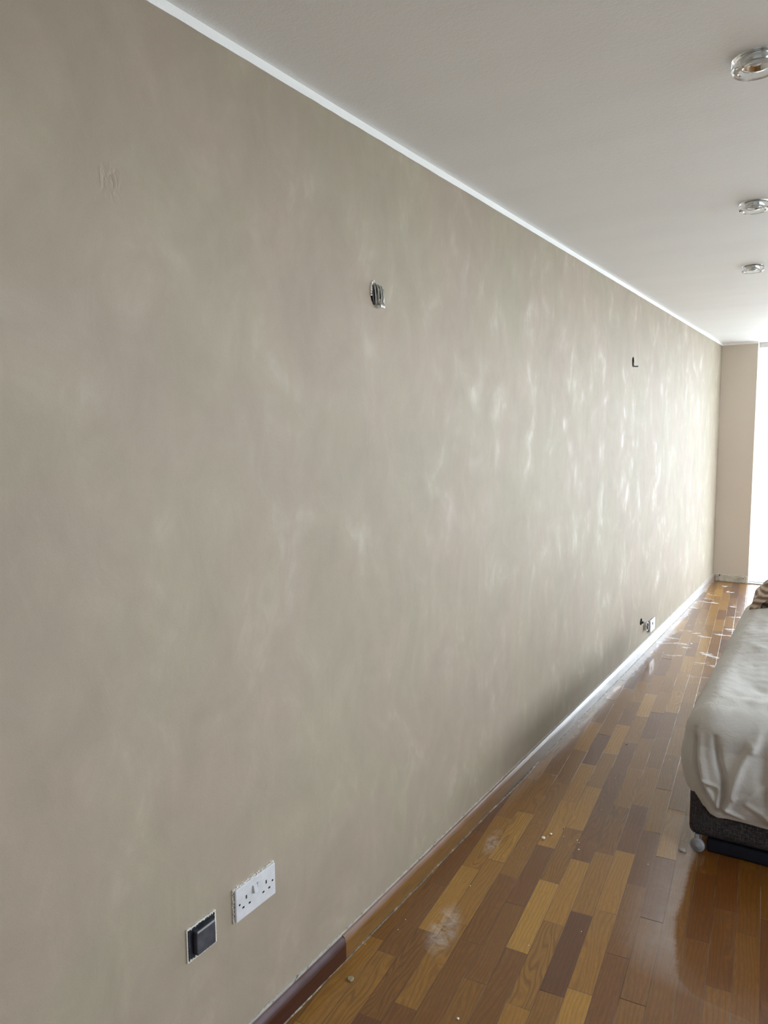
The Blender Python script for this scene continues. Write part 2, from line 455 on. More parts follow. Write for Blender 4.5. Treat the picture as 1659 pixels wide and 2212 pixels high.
M_STEEL = simple('galvanised_steel', (0.62, 0.62, 0.60), 0.28, 1.0, ns=0.12, nscale=70)
M_BRICK = simple('raw_masonry', (0.05, 0.038, 0.028), 0.9, ns=0.4, nscale=40, bump=0.6)
M_CRUMB = simple('plaster_crumb', (0.88, 0.86, 0.80), 0.8, ns=0.08, bump=0.4)
M_PEBBLE = simple('olive_stone', (0.30, 0.27, 0.16), 0.4, ns=0.12)
M_TILE = simple('balcony_tile', (0.72, 0.74, 0.74), 0.6, ns=0.04, nscale=3)
M_WHITEW = simple('white_masonry_paint', (0.80, 0.81, 0.80), 0.8, ns=0.03)
M_ALU = simple('aluminium_frame', (0.70, 0.72, 0.72), 0.4, 0.6, ns=0.05)
M_GROUND = simple('distant_ground', (0.34, 0.35, 0.32), 0.9, ns=0.1, nscale=0.2)
M_STEM = simple('pale_stem', (0.20, 0.26, 0.14), 0.6, ns=0.2)
M_LEAF = simple('leaf', (0.10, 0.17, 0.06), 0.5, ns=0.3, nscale=30)
M_POT = simple('white_pot', (0.70, 0.70, 0.68), 0.5, ns=0.05)

# ------------------------------------------------------------------ room shell
def carve(obj, cutters):
    for c in cutters:
        md = obj.modifiers.new('cut', 'BOOLEAN'); md.operation = 'DIFFERENCE'; md.object = c; md.solver = 'EXACT'
    dg = bpy.context.evaluated_depsgraph_get(); dg.update()
    me = bpy.data.meshes.new_from_object(obj.evaluated_get(dg))
    obj.modifiers.clear(); obj.data = me
    for c in cutters: bpy.data.objects.remove(c, do_unlink=True)

def ragged_cutter(y, z, ry, rz, depth, seed, n=22, jag=0.16):
    rnd = random.Random(seed); bm = bmesh.new(); A = []; B = []
    for i in range(n):
        a = 2*math.pi*i/n; r = 1+rnd.uniform(-jag, jag)
        A.append(bm.verts.new((0.02, y+ry*r*math.cos(a), z+rz*r*math.sin(a))))
        B.append(bm.verts.new((-depth, y+ry*r*0.85*math.cos(a), z+rz*r*0.85*math.sin(a))))
    for i in range(n):
        j = (i+1) % n; bm.faces.new((A[i], A[j], B[j], B[i]))
    bm.faces.new(A[::-1]); bm.faces.new(B)
    return from_bm('cutter', bm, M_BRICK)

wall_left = box('wall_left', -0.25, 0.0, ROOM_Y0-0.2, 8.75, -0.1, 2.55, M_WALL)
carve(wall_left, [ragged_cutter(1.884, 1.984, 0.020, 0.033, 0.055, 3),
                  ragged_cutter(4.857, 2.006, 0.026, 0.033, 0.05, 5, jag=0.08),
                  ragged_cutter(5.262, 0.238, 0.034, 0.026, 0.05, 7, jag=0.10),
                  ragged_cutter(5.375, 0.182, 0.036, 0.030, 0.05, 8, jag=0.10)])
if len(wall_left.data.materials) < 2: wall_left.data.materials.append(M_BRICK)
for pl in wall_left.data.polygons:
    c = pl.center
    deep = -0.2 < c.x < -0.001 and 0 < c.y < 6 and 0.05 < c.z < 2.3 and pl.area < 0.02
    pl.material_index = 1 if deep else 0
wall_left['kind'] = 'structure'

tag(box('wall_far', -0.0, 0.33, 8.33, 8.62, -0.1, 2.55, M_PIER), kind='structure')
tag(box('wall_far_right', 4.1, ROOM_X1+0.2, 8.33, 8.62, -0.1, 2.55, M_OTHER), kind='structure')
bm = bmesh.new()
SY0, SY1, SZ0, SZ1 = 0.6, 6.2, 1.40, 2.35      # opening added in the unseen right hand wall for fill light
add_box(bm, ROOM_X1, ROOM_X1+0.2, ROOM_Y0-0.2, SY0, -0.1, 2.55); add_box(bm, ROOM_X1, ROOM_X1+0.2, SY1, 8.33, -0.1, 2.55)
add_box(bm, ROOM_X1, ROOM_X1+0.2, SY0, SY1, -0.1, SZ0); add_box(bm, ROOM_X1, ROOM_X1+0.2, SY0, SY1, SZ1, 2.55)
tag(from_bm('wall_right', bm, M_OTHER), kind='structure')
bm = bmesh.new()
add_box(bm, 0, ROOM_X1, ROOM_Y0-0.2, ROOM_Y0, -0.1, 2.55)
tag(from_bm('wall_back', bm, M_OTHER), kind='structure')
tag(box('ceiling', 0, ROOM_X1, ROOM_Y0, 8.62, ROOM_H, ROOM_H+0.15, M_CEIL), kind='structure')

# floor: one quad per parquet block, each lying a hair out of level
PD = Vector((-0.09871156, 0.99511609, 0)); PP = Vector((0.99511609, 0.09871156, 0))
PW = 0.0695; PL = 0.389
phase = {-6: 1.741, -5: 1.499, -4: 1.577, -3: 1.90, -2: 1.753, -1: 1.927, 0: 2.104, 1: 1.803, 2: 1.846,
         3: 2.43, 4: 2.26, 5: 2.024, 6: 1.83, 7: 2.03, 8: 1.925, 9: 2.036}
known = {(1, 1.803): (0.16, 0.0), (-1, 1.927): (0.93, 0.1), (-1, 2.316): (0.55, 0.75), (0, 2.104): (0.80, 0.15),
         (0, 1.715): (0.62, 1.0), (-1, 1.538): (0.40, 0.2), (2, 1.846): (0.66, 0.3), (2, 1.457): (0.88, 0.1),
         (1, 1.414): (0.52, 0.2), (1, 2.192): (0.62, 0.1), (2, 2.235): (0.74, 0.1), (3, 2.43): (0.26, 0.1),
         (2, 2.624): (0.30, 0.3), (4, 2.649): (0.82, 0.3), (4, 2.26): (0.30, 0.1), (3, 2.041): (0.40, 0.2),
         (0, 2.493): (0.34, 0.5), (-1, 2.705): (0.85, 0.1), (-2, 2.531): (0.84, 0.2), (-1, 3.094): (0.60, 0.4),
         (0, 2.882): (0.34, 0.8), (0, 4.049): (0.90, 0.1), (-1, 3.483): (0.88, 0.15), (-2, 2.92): (0.78, 0.1),
         (-2, 3.309): (0.28, 0.6), (1, 3.748): (0.32, 0.2), (2, 3.791): (0.38, 0.1), (-2, 2.142): (0.36, 0.2),
         (-2, 1.753): (0.44, 0.3), (-5, 1.888): (0.86, 0.2), (-5, 1.499): (0.45, 0.95), (-6, 1.352): (0.66, 0.9),
         (-6, 1.741): (0.42, 0.4), (-4, 1.577): (0.66, 0.5), (-4, 1.966): (0.70, 0.2), (-3, 1.90): (0.42, 0.3),
         (-3, 2.289): (0.58, 0.1), (-3, 1.511): (0.42, 0.1), (3, 1.652): (0.36, 0.1), (4, 1.871): (0.42, 0.1),
         (4, 1.482): (0.5, 0.3), (5, 2.413): (0.42, 0.1), (5, 2.024): (0.42, 0.2), (5, 1.635): (0.42, 0.1), (6, 2.219): (0.30, 0.1),
         (6, 1.83): (0.38, 0.1), (7, 2.03): (0.34, 0.3), (8, 1.925): (0.42, 0.1), (8, 2.314): (0.36, 0.1), (7, 2.419): (0.30, 0.1),
         (-1, 3.872): (0.45, 0.3), (0, 3.66): (0.62, 0.4), (0, 3.271): (0.35, 0.3), (1, 2.581): (0.42, 0.85), (1, 2.97): (0.62, 0.5),
         (1, 3.359): (0.55, 0.2), (2, 3.013): (0.62, 0.3), (2, 3.402): (0.45, 0.1), (3, 2.819): (0.66, 0.1)}
rnd = random.Random(11)
bm = bmesh.new(); uvl = bm.loops.layers.uv.new('UVMap'); cl = bm.loops.layers.float_color.new('plank')
for row in range(-24, 62):
    s0 = 0.663+PW*row; s1 = s0+PW
    ph = phase.get(row, rnd.uniform(0, PL))
    k0 = int(math.floor((-3.2-ph)/PL)); k1 = int(math.ceil((9.6-ph)/PL))
    for kk in range(k0, k1):
        t0 = ph+PL*kk; t1 = t0+PL
        tone = min(1, max(0, rnd.gauss(0.56 if row < 5 or row > 12 else 0.36, 0.17))); fig = rnd.random()**2.4  # rows before the bed darker, its reflection put into their tone
        for (r_, t_), (a, b) in known.items():
            if r_ == row and abs(t_-t0) < 0.03: tone, fig = a, b
        seed = rnd.random()
        hx = rnd.gauss(0, 0.00009); hy = rnd.gauss(0, 0.00022)
        vs = []
        for (s_, t_, su, sv) in ((s0, t0, -1, -1), (s1, t0, 1, -1), (s1, t1, 1, 1), (s0, t1, -1, 1)):
            q = PP*s_+PD*t_; vs.append(bm.verts.new((q.x, q.y, hx*su+hy*sv-0.0004)))
        f = bm.faces.new(vs)
        for lp, (a, b) in zip(f.loops, ((0, 0), (1, 0), (1, PL), (0, PL))):
            lp[uvl].uv = (a, b); lp[cl] = (tone, seed, fig, PL)
for co, no in (((0.0, 0, 0), (-1, 0, 0)), ((ROOM_X1, 0, 0), (1, 0, 0)), ((0, ROOM_Y0, 0), (0, -1, 0)), ((0, 8.33, 0), (0, 1, 0))):
    bmesh.ops.bisect_plane(bm, geom=bm.verts[:]+bm.edges[:]+bm.faces[:], plane_co=co, plane_no=no, clear_outer=True)
me = bpy.data.meshes.new('floor')
bm.to_mesh(me); bm.free()
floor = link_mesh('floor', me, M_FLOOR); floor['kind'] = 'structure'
tag(box('floor_slab', 0, ROOM_X1, ROOM_Y0, 8.33, -0.1, -0.0025, M_BRICK), kind='structure')
floor_slab = bpy.data.objects['floor_slab']; floor_slab.parent = floor

# white painted edge strip where the wall meets the ceiling
def wavy_strip(name, x1, y0, y1, z0, z1, mat, jit, step=0.02, seed=1, axis='y', base=0.0):
    """thin strip on a wall face with an uneven lower/upper edge"""
    bm = bmesh.new(); rr = random.Random(seed); prev = None; n = int((y1-y0)/step)
    for i in range(n+1):
        y = y0+(y1-y0)*i/n
        a = z0+jit*noise.noise(Vector((y*9, seed, 0)))+jit*0.6*rr.uniform(-1, 1)
        b = z1
        if axis == 'y': pts = [(base-0.001, y, a), (base+x1, y, a), (base+x1, y, b), (base-0.001, y, b)]
        else: pts = [(y, base+0.001, a), (y, base-x1, a), (y, base-x1, b), (y, base+0.001, b)]
        ring = [bm.verts.new(p) for p in pts]
        if prev:
            for q in range(4): bm.faces.new((prev[q], prev[(q+1) % 4], ring[(q+1) % 4], ring[q]))
        else: bm.faces.new(ring[::-1])
        prev = ring
    bm.faces.new(prev)
    return from_bm(name, bm, mat)
tag(wavy_strip('trim_1', 0.0025, ROOM_Y0, 8.33, 2.4275, 2.45, M_TRIMW, 0.0008, 0.04, 2), kind='structure')
tag(wavy_strip('trim_2', 0.003, 0.003, 0.33, 2.430, 2.45, M_TRIMW, 0.001, 0.02, 4, 'x', 8.33), kind='structure')

# skirting: dark mahogany length near the camera, lighter teak length beyond
def skirting(name, y0, y1, h, t, mat, cut0=0.0, zb=0.0):
    prof = [(0, zb), (t, zb), (t, h*0.70), (t*0.93, h*0.83), (t*0.75, h*0.93), (t*0.45, h*0.985), (0, h)]
    bm = bmesh.new(); prev = None; n = max(2, int((y1-y0)/0.05))
    for i in range(n+1):
        y = y0+(y1-y0)*i/n
        w = 0.0006*noise.noise(Vector((y*3, 0, h)))
        ring = [bm.verts.new((x, y+(cut0*(z/h) if i == 0 else 0), z+(w if z > 0.01 else 0))) for x, z in prof]
        if prev:
            m = len(ring)
            for q in range(m): bm.faces.new((prev[q], prev[(q+1) % m], ring[(q+1) % m], ring[q]))
        else: bm.faces.new(ring[::-1])
        prev = ring
    bm.faces.new(prev)
    return from_bm(name, bm, mat)
tag(skirting('baseboard_left', ROOM_Y0, 1.672, 0.070, 0.019, M_SK1), kind='structure')
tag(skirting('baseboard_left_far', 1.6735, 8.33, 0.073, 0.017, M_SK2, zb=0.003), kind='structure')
# chipped plaster line above the skirting
tag(wavy_strip('trim_3', 0.0022, 0.0, 8.33, 0.080, 0.066, M_RAW, 0.0022, 0.008, 9), kind='structure')
# ragged sealant line between skirting and floor
bm = bmesh.new(); rr = random.Random(5); y = 0.4; prev = None
while y < 8.3:
    w = 0.0035+0.0022*noise.noise(Vector((y*6, 1, 0)))+rr.uniform(-0.001, 0.001)
    if 2.75 < y < 3.25: w += 0.006*math.sin((y-2.75)/0.5*math.pi)
    hgt = 0.0035+rr.uniform(-0.0012, 0.0012)
    ring = [bm.verts.new(q) for q in ((0.016, y, 0.0), (0.016, y, hgt), (0.018+w*0.6, y, hgt*0.6), (0.018+w, y, 0.0))]
    if prev:
        for q in range(4): bm.faces.new((prev[q], prev[(q+1) % 4], ring[(q+1) % 4], ring[q]))
    else: bm.faces.new(ring[::-1])
    prev = ring; y += 0.012
bm.faces.new(prev)
M_SEAL = NT('dusty_sealant')
_p = M_SEAL.pos(); _n = M_SEAL.noise(_p, 30, 4, 0.7)
M_SEAL.link(M_SEAL.ramp(_n, [(0.30, (0.05, 0.035, 0.025)), (0.52, (0.16, 0.12, 0.08)), (0.72, (0.42, 0.40, 0.33)), (1, (0.60, 0.60, 0.54))]), M_SEAL.b.inputs['Base Color'])
tag(from_bm('trim_4', bm, M_SEAL.m), kind='structure')
# bare strip at the foot of the pier, where its skirting was pulled off
bm = bmesh.new(); nx, nz = 44, 12; g = []
for i in range(nx+1):
    col = []
    for j in range(nz+1):
        x = 0.019+(0.326-0.019)*i/nx
        top = 0.083+0.006*noise.noise(Vector((x*14, 2, 0)))-(0.012*sm(0.30, 0.326, x))
        z = top*j/nz
        ed = min(1, (nz-j)/1.5, j/1.0+0.3, i/1.5+0.2, (nx-i)/1.5+0.2)
        col.append(bm.verts.new((x, 8.33-0.007*ed-0.002*noise.noise(Vector((x*40, z*40, 0))), z)))
    g.append(col)
for i in range(nx):
    for j in range(nz): bm.faces.new((g[i][j], g[i+1][j], g[i+1][j+1], g[i][j+1]))
for seq in ([g[i][0] for i in range(nx+1)], [g[i][nz] for i in range(nx+1)], g[0], g[nx]):
    bk = [bm.verts.new((v.co.x, 8.332, v.co.z)) for v in seq]
    for i in range(len(seq)-1): bm.faces.new((seq[i], seq[i+1], bk[i+1], bk[i]))
bf = tag(from_bm('baseboard_far', bm, M_CONC), kind='structure')
for (x, z, r) in ((0.062, 0.066, 0.0065), (0.288, 0.052, 0.004)):
    bm = bmesh.new(); add_lathe(bm, [(0, 0), (r, 0), (r, 0.004), (0, 0.004)], 14, Matrix.Translation((x, 8.3235, z)) @ Matrix.Rotation(math.pi/2, 4, 'X'))
    from_bm('screw_hole', bm, M_HOLE, bf)

# ------------------------------------------------------------------ balcony door opening and outside
w1 = tag(empty('window_1', (2.2, 8.45, 0)), kind='structure')
def wbox(n, x0, x1, y0, y1, z0, z1, m, bev=0.002): return box(n, x0-2.2, x1-2.2, y0-8.45, y1-8.45, z0, z1, m, w1, bev)
wbox('track', 0.33, 4.1, 8.335, 8.47, -0.02, 0.012, M_ALU)
wbox('track_rail', 0.33, 4.1, 8.39, 8.40, 0.012, 0.022, M_ALU)
wbox('head_frame', 0.33, 4.1, 8.47, 8.53, 2.40, 2.45, M_ALU)
for x in (2.15, 3.1, 4.05): wbox('window_stile', x, x+0.05, 8.40, 8.44, 0.02, 2.40, M_ALU)
tag(box('balcony_floor', -1.5, 6.0, 8.47, 10.45, -0.15, -0.012, M_TILE), kind='structure')
tag(box('balcony_parapet', -1.5, 6.0, 10.35, 10.5, -0.15, 0.16, M_WHITEW), kind='structure')
tag(box('added_balcony_roof', -1.5, 6.0, 8.62, 10.5, 2.45, 2.65, M_WHITEW), kind='structure')  # balcony roof slab, added to cut sky light near the door
bpy.data.objects['balcony_floor'].name = 'trim_5'; bpy.data.objects['balcony_parapet'].name = 'trim_6'
tag(box('ground', -150, 150, -150, 150, -9.2, -9.0, M_GROUND), kind='structure')
w2 = tag(empty('fill_window', (ROOM_X1+0.1, 3.4, 0)), kind='structure')  # frame of the added side opening, unseen, there for fill light
for (a0, a1, z0, z1) in ((-2.8, -2.74, 1.4, 2.35), (2.74, 2.8, 1.4, 2.35), (-0.03, 0.03, 1.46, 2.29), (-2.74, 2.74, 1.4, 1.46), (-2.74, 2.74, 2.29, 2.35)):
    box('fill_window_frame', -0.03, 0.03, a0, a1, z0, z1, M_ALU, w2, 0.003)

# ------------------------------------------------------------------ bed
BX, BY = 0.765, 2.835            # near left corner on the floor
BW, BL = 1.55, 2.05
bed = tag(empty('bed', (BX, BY, 0), 0.022), 'low bed with charcoal woven base on castors, under the pale dust sheet', 'bed')
bm = bmesh.new(); add_box(bm, 0.0, BW, 0.0, BL, 0.062, 0.30, 0.028, 4)
from_bm('bed_base', bm, M_WEAVE, bed, True)
box('mattress', 0.005, BW-0.005, 0.01, BL, 0.295, 0.515, M_SHEET, bed, 0.06, 4, True)
def caster(x, y):
    bm = bmesh.new()
    Mx = Matrix.Translation((x, y, 0.0265)) @ Matrix.Rotation(math.radians(-14), 4, 'Z') @ Matrix.Rotation(math.pi/2, 4, 'X')
    add_lathe(bm, [(0, -0.010), (0.021, -0.010), (0.026, -0.006), (0.026, 0.006), (0.021, 0.010), (0.008, 0.010), (0.006, 0.013), (0, 0.013)], 36, Mx)
    c = from_bm('caster', bm, M_GREYPL, bed, True)
    bm = bmesh.new(); add_box(bm, x-0.011, x+0.005, y-0.004, y+0.018, 0.035, 0.066, 0.003)
    from_bm('caster_stem', bm, M_GREYPL, c)
caster(0.034, 0.006)
caster(BW-0.05, 0.04); caster(0.05, BL-0.05); caster(BW-0.05, BL-0.05)
bx = tag(box('underbed_panel', 0, 1.35, 0, 1.2, 0.0, 0.052, M_NAVY, None, 0.012, 3, True),
         'flat dark navy panel lying on the floor under the bed', 'bag')
bx.location = (BX+0.062, BY+0.022, 0.001); bx.rotation_euler = (0, 0, 0.022)  # flat dark navy slab filling the gap under the bed base

# dust sheet: rounded box surface with folds
def sheet():
    NU, NV = 620, 150
    x0, x1, y0, y1 = -0.030, BW+0.03, -0.022, BL+0.02
    rc = 0.125
    # outline: start at far left, go to the near left corner, along the front, to the near right, back
    segs = []
    def arc(cx, cy, a0, a1, n):
        return [(cx+rc*math.cos(a0+(a1-a0)*i/n), cy+rc*math.sin(a0+(a1-a0)*i/n)) for i in range(n)]
    pts = []
    nl = 190
    for i in range(nl): pts.append((x0, y1+(y0+rc-y1)*i/nl))
    pts += arc(x0+rc, y0+rc, math.pi, 1.5*math.pi, 46)
    nf = 300
    for i in range(nf): pts.append((x0+rc+(x1-x0-2*rc)*i/nf, y0))
    pts += arc(x1-rc, y0+rc, 1.5*math.pi, 2*math.pi, 24)
    nr = 60
    for i in range(nr+1): pts.append((x1, y0+rc+(y1-y0-rc)*i/nr))
    # cumulative length, corner param = 0
    L = [0]
    for a, b in zip(pts[:-1], pts[1:]): L.append(L[-1]+math.hypot(b[0]-a[0], b[1]-a[1]))
    ci = nl+23; L = [l-L[ci] for l in L]
    # ridge / groove lines on the hanging part, in (u, z): u=0 at corner, + along the front
    folds = [  # ((u,z) list, width, amp)
        ([(0.005, 0.47), (0.012, 0.40), (0.028, 0.33), (0.060, 0.245), (0.10, 0.19)], 0.010, -0.017),
        ([(0.030, 0.46), (0.040, 0.38), (0.062, 0.30), (0.085, 0.23), (0.108, 0.19)], 0.014, 0.012),
        ([(0.085, 0.46), (0.100, 0.38), (0.125, 0.30), (0.128, 0.25), (0.112, 0.19)], 0.011, -0.020),
        ([(0.055, 0.30), (0.075, 0.295), (0.098, 0.288)], 0.006, 0.007),
        ([(0.060, 0.285), (0.082, 0.272), (0.098, 0.265)], 0.006, -0.007),
        ([(0.108, 0.28), (0.105, 0.24), (0.102, 0.195)], 0.006, 0.010),
        ([(0.205, 0.46), (0.175, 0.38), (0.155, 0.31), (0.142, 0.25), (0.128, 0.205)], 0.016, 0.016),
        ([(0.128, 0.205), (0.155, 0.190), (0.185, 0.178)], 0.008, 0.009),
        ([(0.250, 0.50), (0.240, 0.42), (0.245, 0.34), (0.27, 0.25)], 0.022, -0.012),
        ([(0.225, 0.52), (0.222, 0.47), (0.214, 0.44)], 0.012, 0.012),
        ([(0.30, 0.40), (0.26, 0.33), (0.20, 0.27), (0.16, 0.25)], 0.012, 0.007),
        ([(0.34, 0.50), (0.31, 0.36), (0.27, 0.20)], 0.020, 0.014),
        ([(0.20, 0.24), (0.25, 0.215), (0.31, 0.19)], 0.010, 0.006),
        ([(-0.060, 0.48), (-0.045, 0.38), (-0.030, 0.28), (0.0, 0.21)], 0.022, 0.010),
        ([(-0.14, 0.47), (-0.11, 0.36), (-0.09, 0.24)], 0.020, -0.012),
        ([(-0.35, 0.47), (-0.32, 0.36), (-0.30, 0.24)], 0.040, 0.014),
    ]
    for q in range(8):
        folds.append(([(0.42+q*0.14, 0.5), (0.40+q*0.14, 0.36), (0.43+q*0.14, 0.2)], 0.025, 0.013*(-1)**q))
    def seg_d(px, py, a, b):
        dx, dy = b[0]-a[0], b[1]-a[1]; t = ((px-a[0])*dx+(py-a[1])*dy)/(dx*dx+dy*dy)
        t = min(1, max(0, t)); return math.hypot(px-a[0]-t*dx, py-a[1]-t*dy)
    def fold(u, z):
        s = 0
        for pl, w, a in folds:
            if u < pl[0][0]-0.15 or u > pl[-1][0]+0.25 and u > pl[0][0]+0.25: continue
            d = min(seg_d(u, z, p, q) for p, q in zip(pl[:-1], pl[1:]))
            if d < 3*w: s += a*math.exp(-(d/w)**2)
        return s
    hem_pts = [(-3, 0.24), (-0.6, 0.235), (-0.25, 0.235), (-0.09, 0.240), (-0.04, 0.235), (0.0, 0.213), (0.03, 0.196), (0.055, 0.186), (0.075, 0.168),
               (0.105, 0.158), (0.135, 0.163), (0.18, 0.163), (0.30, 0.158), (0.5, 0.165), (0.9, 0.16), (1.6, 0.17), (4, 0.2)]
    bm = bmesh.new(); grid = []
    ccx, ccy = (x0+x1)/2, (y0+y1)/2
    n = len(pts)
    for iu in range(n):
        a = pts[max(iu-1, 0)]; b = pts[min(iu+1, n-1)]
        tx, ty = b[0]-a[0], b[1]-a[1]; l = math.hypot(tx, ty); nx_, ny_ = ty/l*-1, tx/l
        nx_, ny_ = (-nx_, -ny_)
        # make outward
        px_, py_ = pts[iu]
        if (px_-ccx)*nx_+(py_-ccy)*ny_ < 0: nx_, ny_ = -nx_, -ny_
        u = L[iu]; hem = interp(u, hem_pts)
        # inner target point of this meridian on the top (towards the middle)
        ix = min(max(px_, x0+0.62), x1-0.62); iy = min(max(py_, y0+0.90), y1-0.62)
        col = []
        side = sm(-0.02, -0.20, u)      # 1 on the left long side
        for iv in range(NV):
            v = iv/(NV-1)
            if v < 0.48:                       # hanging part
                t = v/0.48
                z = hem+(0.455-hem)*t
                bulge = 0.016*math.sin(math.pi*min(1, t*1.15))*(1-0.3*side)-0.012*(1-t)**3
                off = bulge+fold(u, z)*sm(0, 0.10, t)*(0.25+0.75*sm(0.52, 0.40, z))
                off += 0.0035*noise.noise(Vector((u*14, z*10, 1)))
                x = px_+nx_*off; y = py_+ny_*off
            elif v < 0.66:                     # over the edge
                t = (v-0.48)/0.18; ang = t*math.pi/2
                R1 = 0.105; R2 = 0.088
                z = 0.455+R2*math.sin(ang)
                inn = R1*(1-math.cos(ang))
                dist = inn
                off = -inn+(fold(u, z)*(0.25+0.75*sm(0.52, 0.40, z))*(1-t)+0.0035*noise.noise(Vector((u*14, z*10, 1)))*(1-t))
                x = px_+nx_*off; y = py_+ny_*off
            else:                              # top
                t = (v-0.66)/0.34
                sx_, sy_ = px_-nx_*0.105, py_-ny_*0.105
                x = sx_+(ix-sx_)*t; y = sy_+(iy-sy_)*t; z = 0.543
                dist = 0.105+t*math.hypot(ix-sx_, iy-sy_)
            if v >= 0.48:
                wgt = sm(0.0, 0.26, dist)
                # soft hollows and ridges of the covered bedding
                h = 0.020*noise.noise(Vector((x*3.1+5, y*2.3, 0)))+0.009*noise.noise(Vector((x*9+2, y*7, 3)))
                h += 0.0045*noise.noise(Vector((x*22+y*8, y*22-x*5, 7)))
                # hollow across the foot of the bed, swelling behind it
                h += -0.020*math.exp(-((y-0.42)/0.16)**2)+0.045*sm(0.42, 0.98, y)-0.030*sm(1.0, 2.0, y)
                h += 0.007*math.exp(-((y-0.16-0.10*x)/0.05)**2)*sm(0.06, 0.25, x)
                z += h*wgt
            col.append(bm.verts.new((x, y, z)))
        grid.append(col)
    for i in range(n-1):
        for j in range(NV-1):
            bm.faces.new((grid[i][j], grid[i+1][j], grid[i+1][j+1], grid[i][j+1]))
    # close the middle of the top: inner loop is an open path, fill with a fan to the far side
    inner = [g[-1] for g in grid]
    seen = []
    for v in inner:
        if not seen or (v.co-seen[-1].co).length > 1e-4: seen.append(v)
    try: bm.faces.new(seen)
    except Exception: pass
    o = from_bm('dust_sheet', bm, M_SHEET, None, True)
    md = o.modifiers.new('cloth_thickness', 'SOLIDIFY'); md.thickness = 0.0025; md.offset = -1
    return o
sh = sheet(); sh.location = (BX, BY, 0); sh.rotation_euler = (0, 0, 0.022)
tag(sh, 'rumpled pale grey cotton sheet draped over the bed, tucked at the corner', 'sheet')

# brown striped blanket bundled at the head of the bed, hanging a little over its edge
outer = [(-0.052, 0.34), (-0.056, 0.43), (-0.052, 0.52), (-0.030, 0.605), (0.015, 0.672), (0.075, 0.715), (0.17, 0.735), (0.34, 0.735), (0.6, 0.73), (0.80, 0.71), (0.86, 0.66)]
inner = [(0.84, 0.592), (0.5, 0.590), (0.15, 0.590), (0.04, 0.580), (-0.020, 0.555), (-0.040, 0.50), (-0.042, 0.42), (-0.044, 0.345)]
def resample(pl, n):
    D = [0]
    for a, b in zip(pl[:-1], pl[1:]): D.append(D[-1]+math.hypot(b[0]-a[0], b[1]-a[1]))
    out = []
    for i in range(n):
        d = D[-1]*i/(n-1)
        out.append((interp(d, list(zip(D, [p[0] for p in pl]))), interp(d, list(zip(D, [p[1] for p in pl])))))
    return out
bm = bmesh.new(); prev = None; O = resample(outer, 90); I = resample(inner, 40); NY = 44
for k in range(NY+1):
    y = 1.84+0.30*k/NY; e = min(1, math.sin(math.pi*k/NY)*2.2+0.15)
    ring = []
    for i, (x, z) in enumerate(O):
        a = O[max(i-1, 0)]; b = O[min(i+1, 89)]; tx, tz = b[0]-a[0], b[1]-a[1]; l = math.hypot(tx, tz)
        d = 0.010*math.sin(i*0.42+3.0*math.sin(k*0.10)+k*0.05)+0.010*noise.noise(Vector((x*8, y*6, z*8)))
        tip = min(1, i/5, (89-i)/5)
        d = d*tip*e-0.035*(1-e)*tip
        ring.append(bm.verts.new((x-tz/l*d, y, z+tx/l*d)))
    for x, z in I: ring.append(bm.verts.new((x, y, z)))
    if prev:
        m = len(ring)
        for q in range(m): bm.faces.new((prev[q], prev[(q+1) % m], ring[(q+1) % m], ring[q]))
    else: bm.faces.new(ring[::-1])
    prev = ring
bm.faces.new(prev)
cu = from_bm('blanket', bm, M_STRIPE, None, True)
cu.location = (BX+0.070, BY, 0); cu.rotation_euler = (0, 0, 0.022)
tag(cu, 'brown striped blanket bundled over the far edge of the bed', 'blanket')

# ------------------------------------------------------------------ electrical fittings
def pin(bm, y, z, w, h, x=0.0):
    add_box(bm, x-0.001, x+0.0004, y-w/2, y+w/2, z-h/2, z+h/2)

def twin_socket(cy, cz, face, label, far=False):
    t = empty('wall_socket', (0, cy, cz))
    # pattress edge + bevelled face plate
    box('back_box', -0.006, face*0.55, -0.070, 0.070, -0.040, 0.040, M_GREYPL if far else M_FLAKE, t, 0.002)
    bm = bmesh.new()
    add_box(bm, face*0.45, face, -0.073, 0.073, -0.043, 0.043, 0.0032, 3)
    from_bm('face_plate', bm, M_WPLAST, t)
    for s in (-1, 1):
        o = s*0.0365
        bm = bmesh.new()
        pin(bm, o, 0.0085, 0.0042, 0.0090, face)
        pin(bm, o-0.0112, -0.0130, 0.0068, 0.0044, face)
        pin(bm, o+0.0112, -0.0130, 0.0068, 0.0044, face)
        from_bm('pin_slots', bm, M_HOLE, t)
        bm = bmesh.new()
        Mx = Matrix.Translation((face-0.0008, s*0.0605, 0.0)) @ Matrix.Rotation(math.pi/2, 4, 'Y')
        add_lathe(bm, [(0, 0), (0.0027, 0), (0.0027, 0.0013), (0, 0.0013)], 16, Mx)
        from_bm('screw_hole', bm, M_HOLE, t)
    for s, tilt in ((-1, 1), (1, 0)):
        bm = bmesh.new(); y = s*0.0088+0.001
        if tilt:   # rocker switched so that its lower end stands proud
            vs = [(face-0.001, y-0.0062, 0.0045), (face+0.0085, y-0.0062, 0.0075), (face+0.0045, y-0.0062, 0.0245), (face-0.001, y-0.0062, 0.027)]
        else:
            vs = [(face-0.001, y-0.0062, 0.0045), (face+0.0018, y-0.0062, 0.0055), (face+0.0030, y-0.0062, 0.0255), (face-0.001, y-0.0062, 0.027)]
        A = [bm.verts.new(v) for v in vs]; B = [bm.verts.new((v[0], v[1]+0.0124, v[2])) for v in vs]
        bm.faces.new(A); bm.faces.new(B[::-1])
        for i in range(4): bm.faces.new((A[i], B[i], B[(i+1) % 4], A[(i+1) % 4]))
        from_bm('switch_rocker', bm, M_WPLAST, t)
    return tag(t, label, 'socket', )

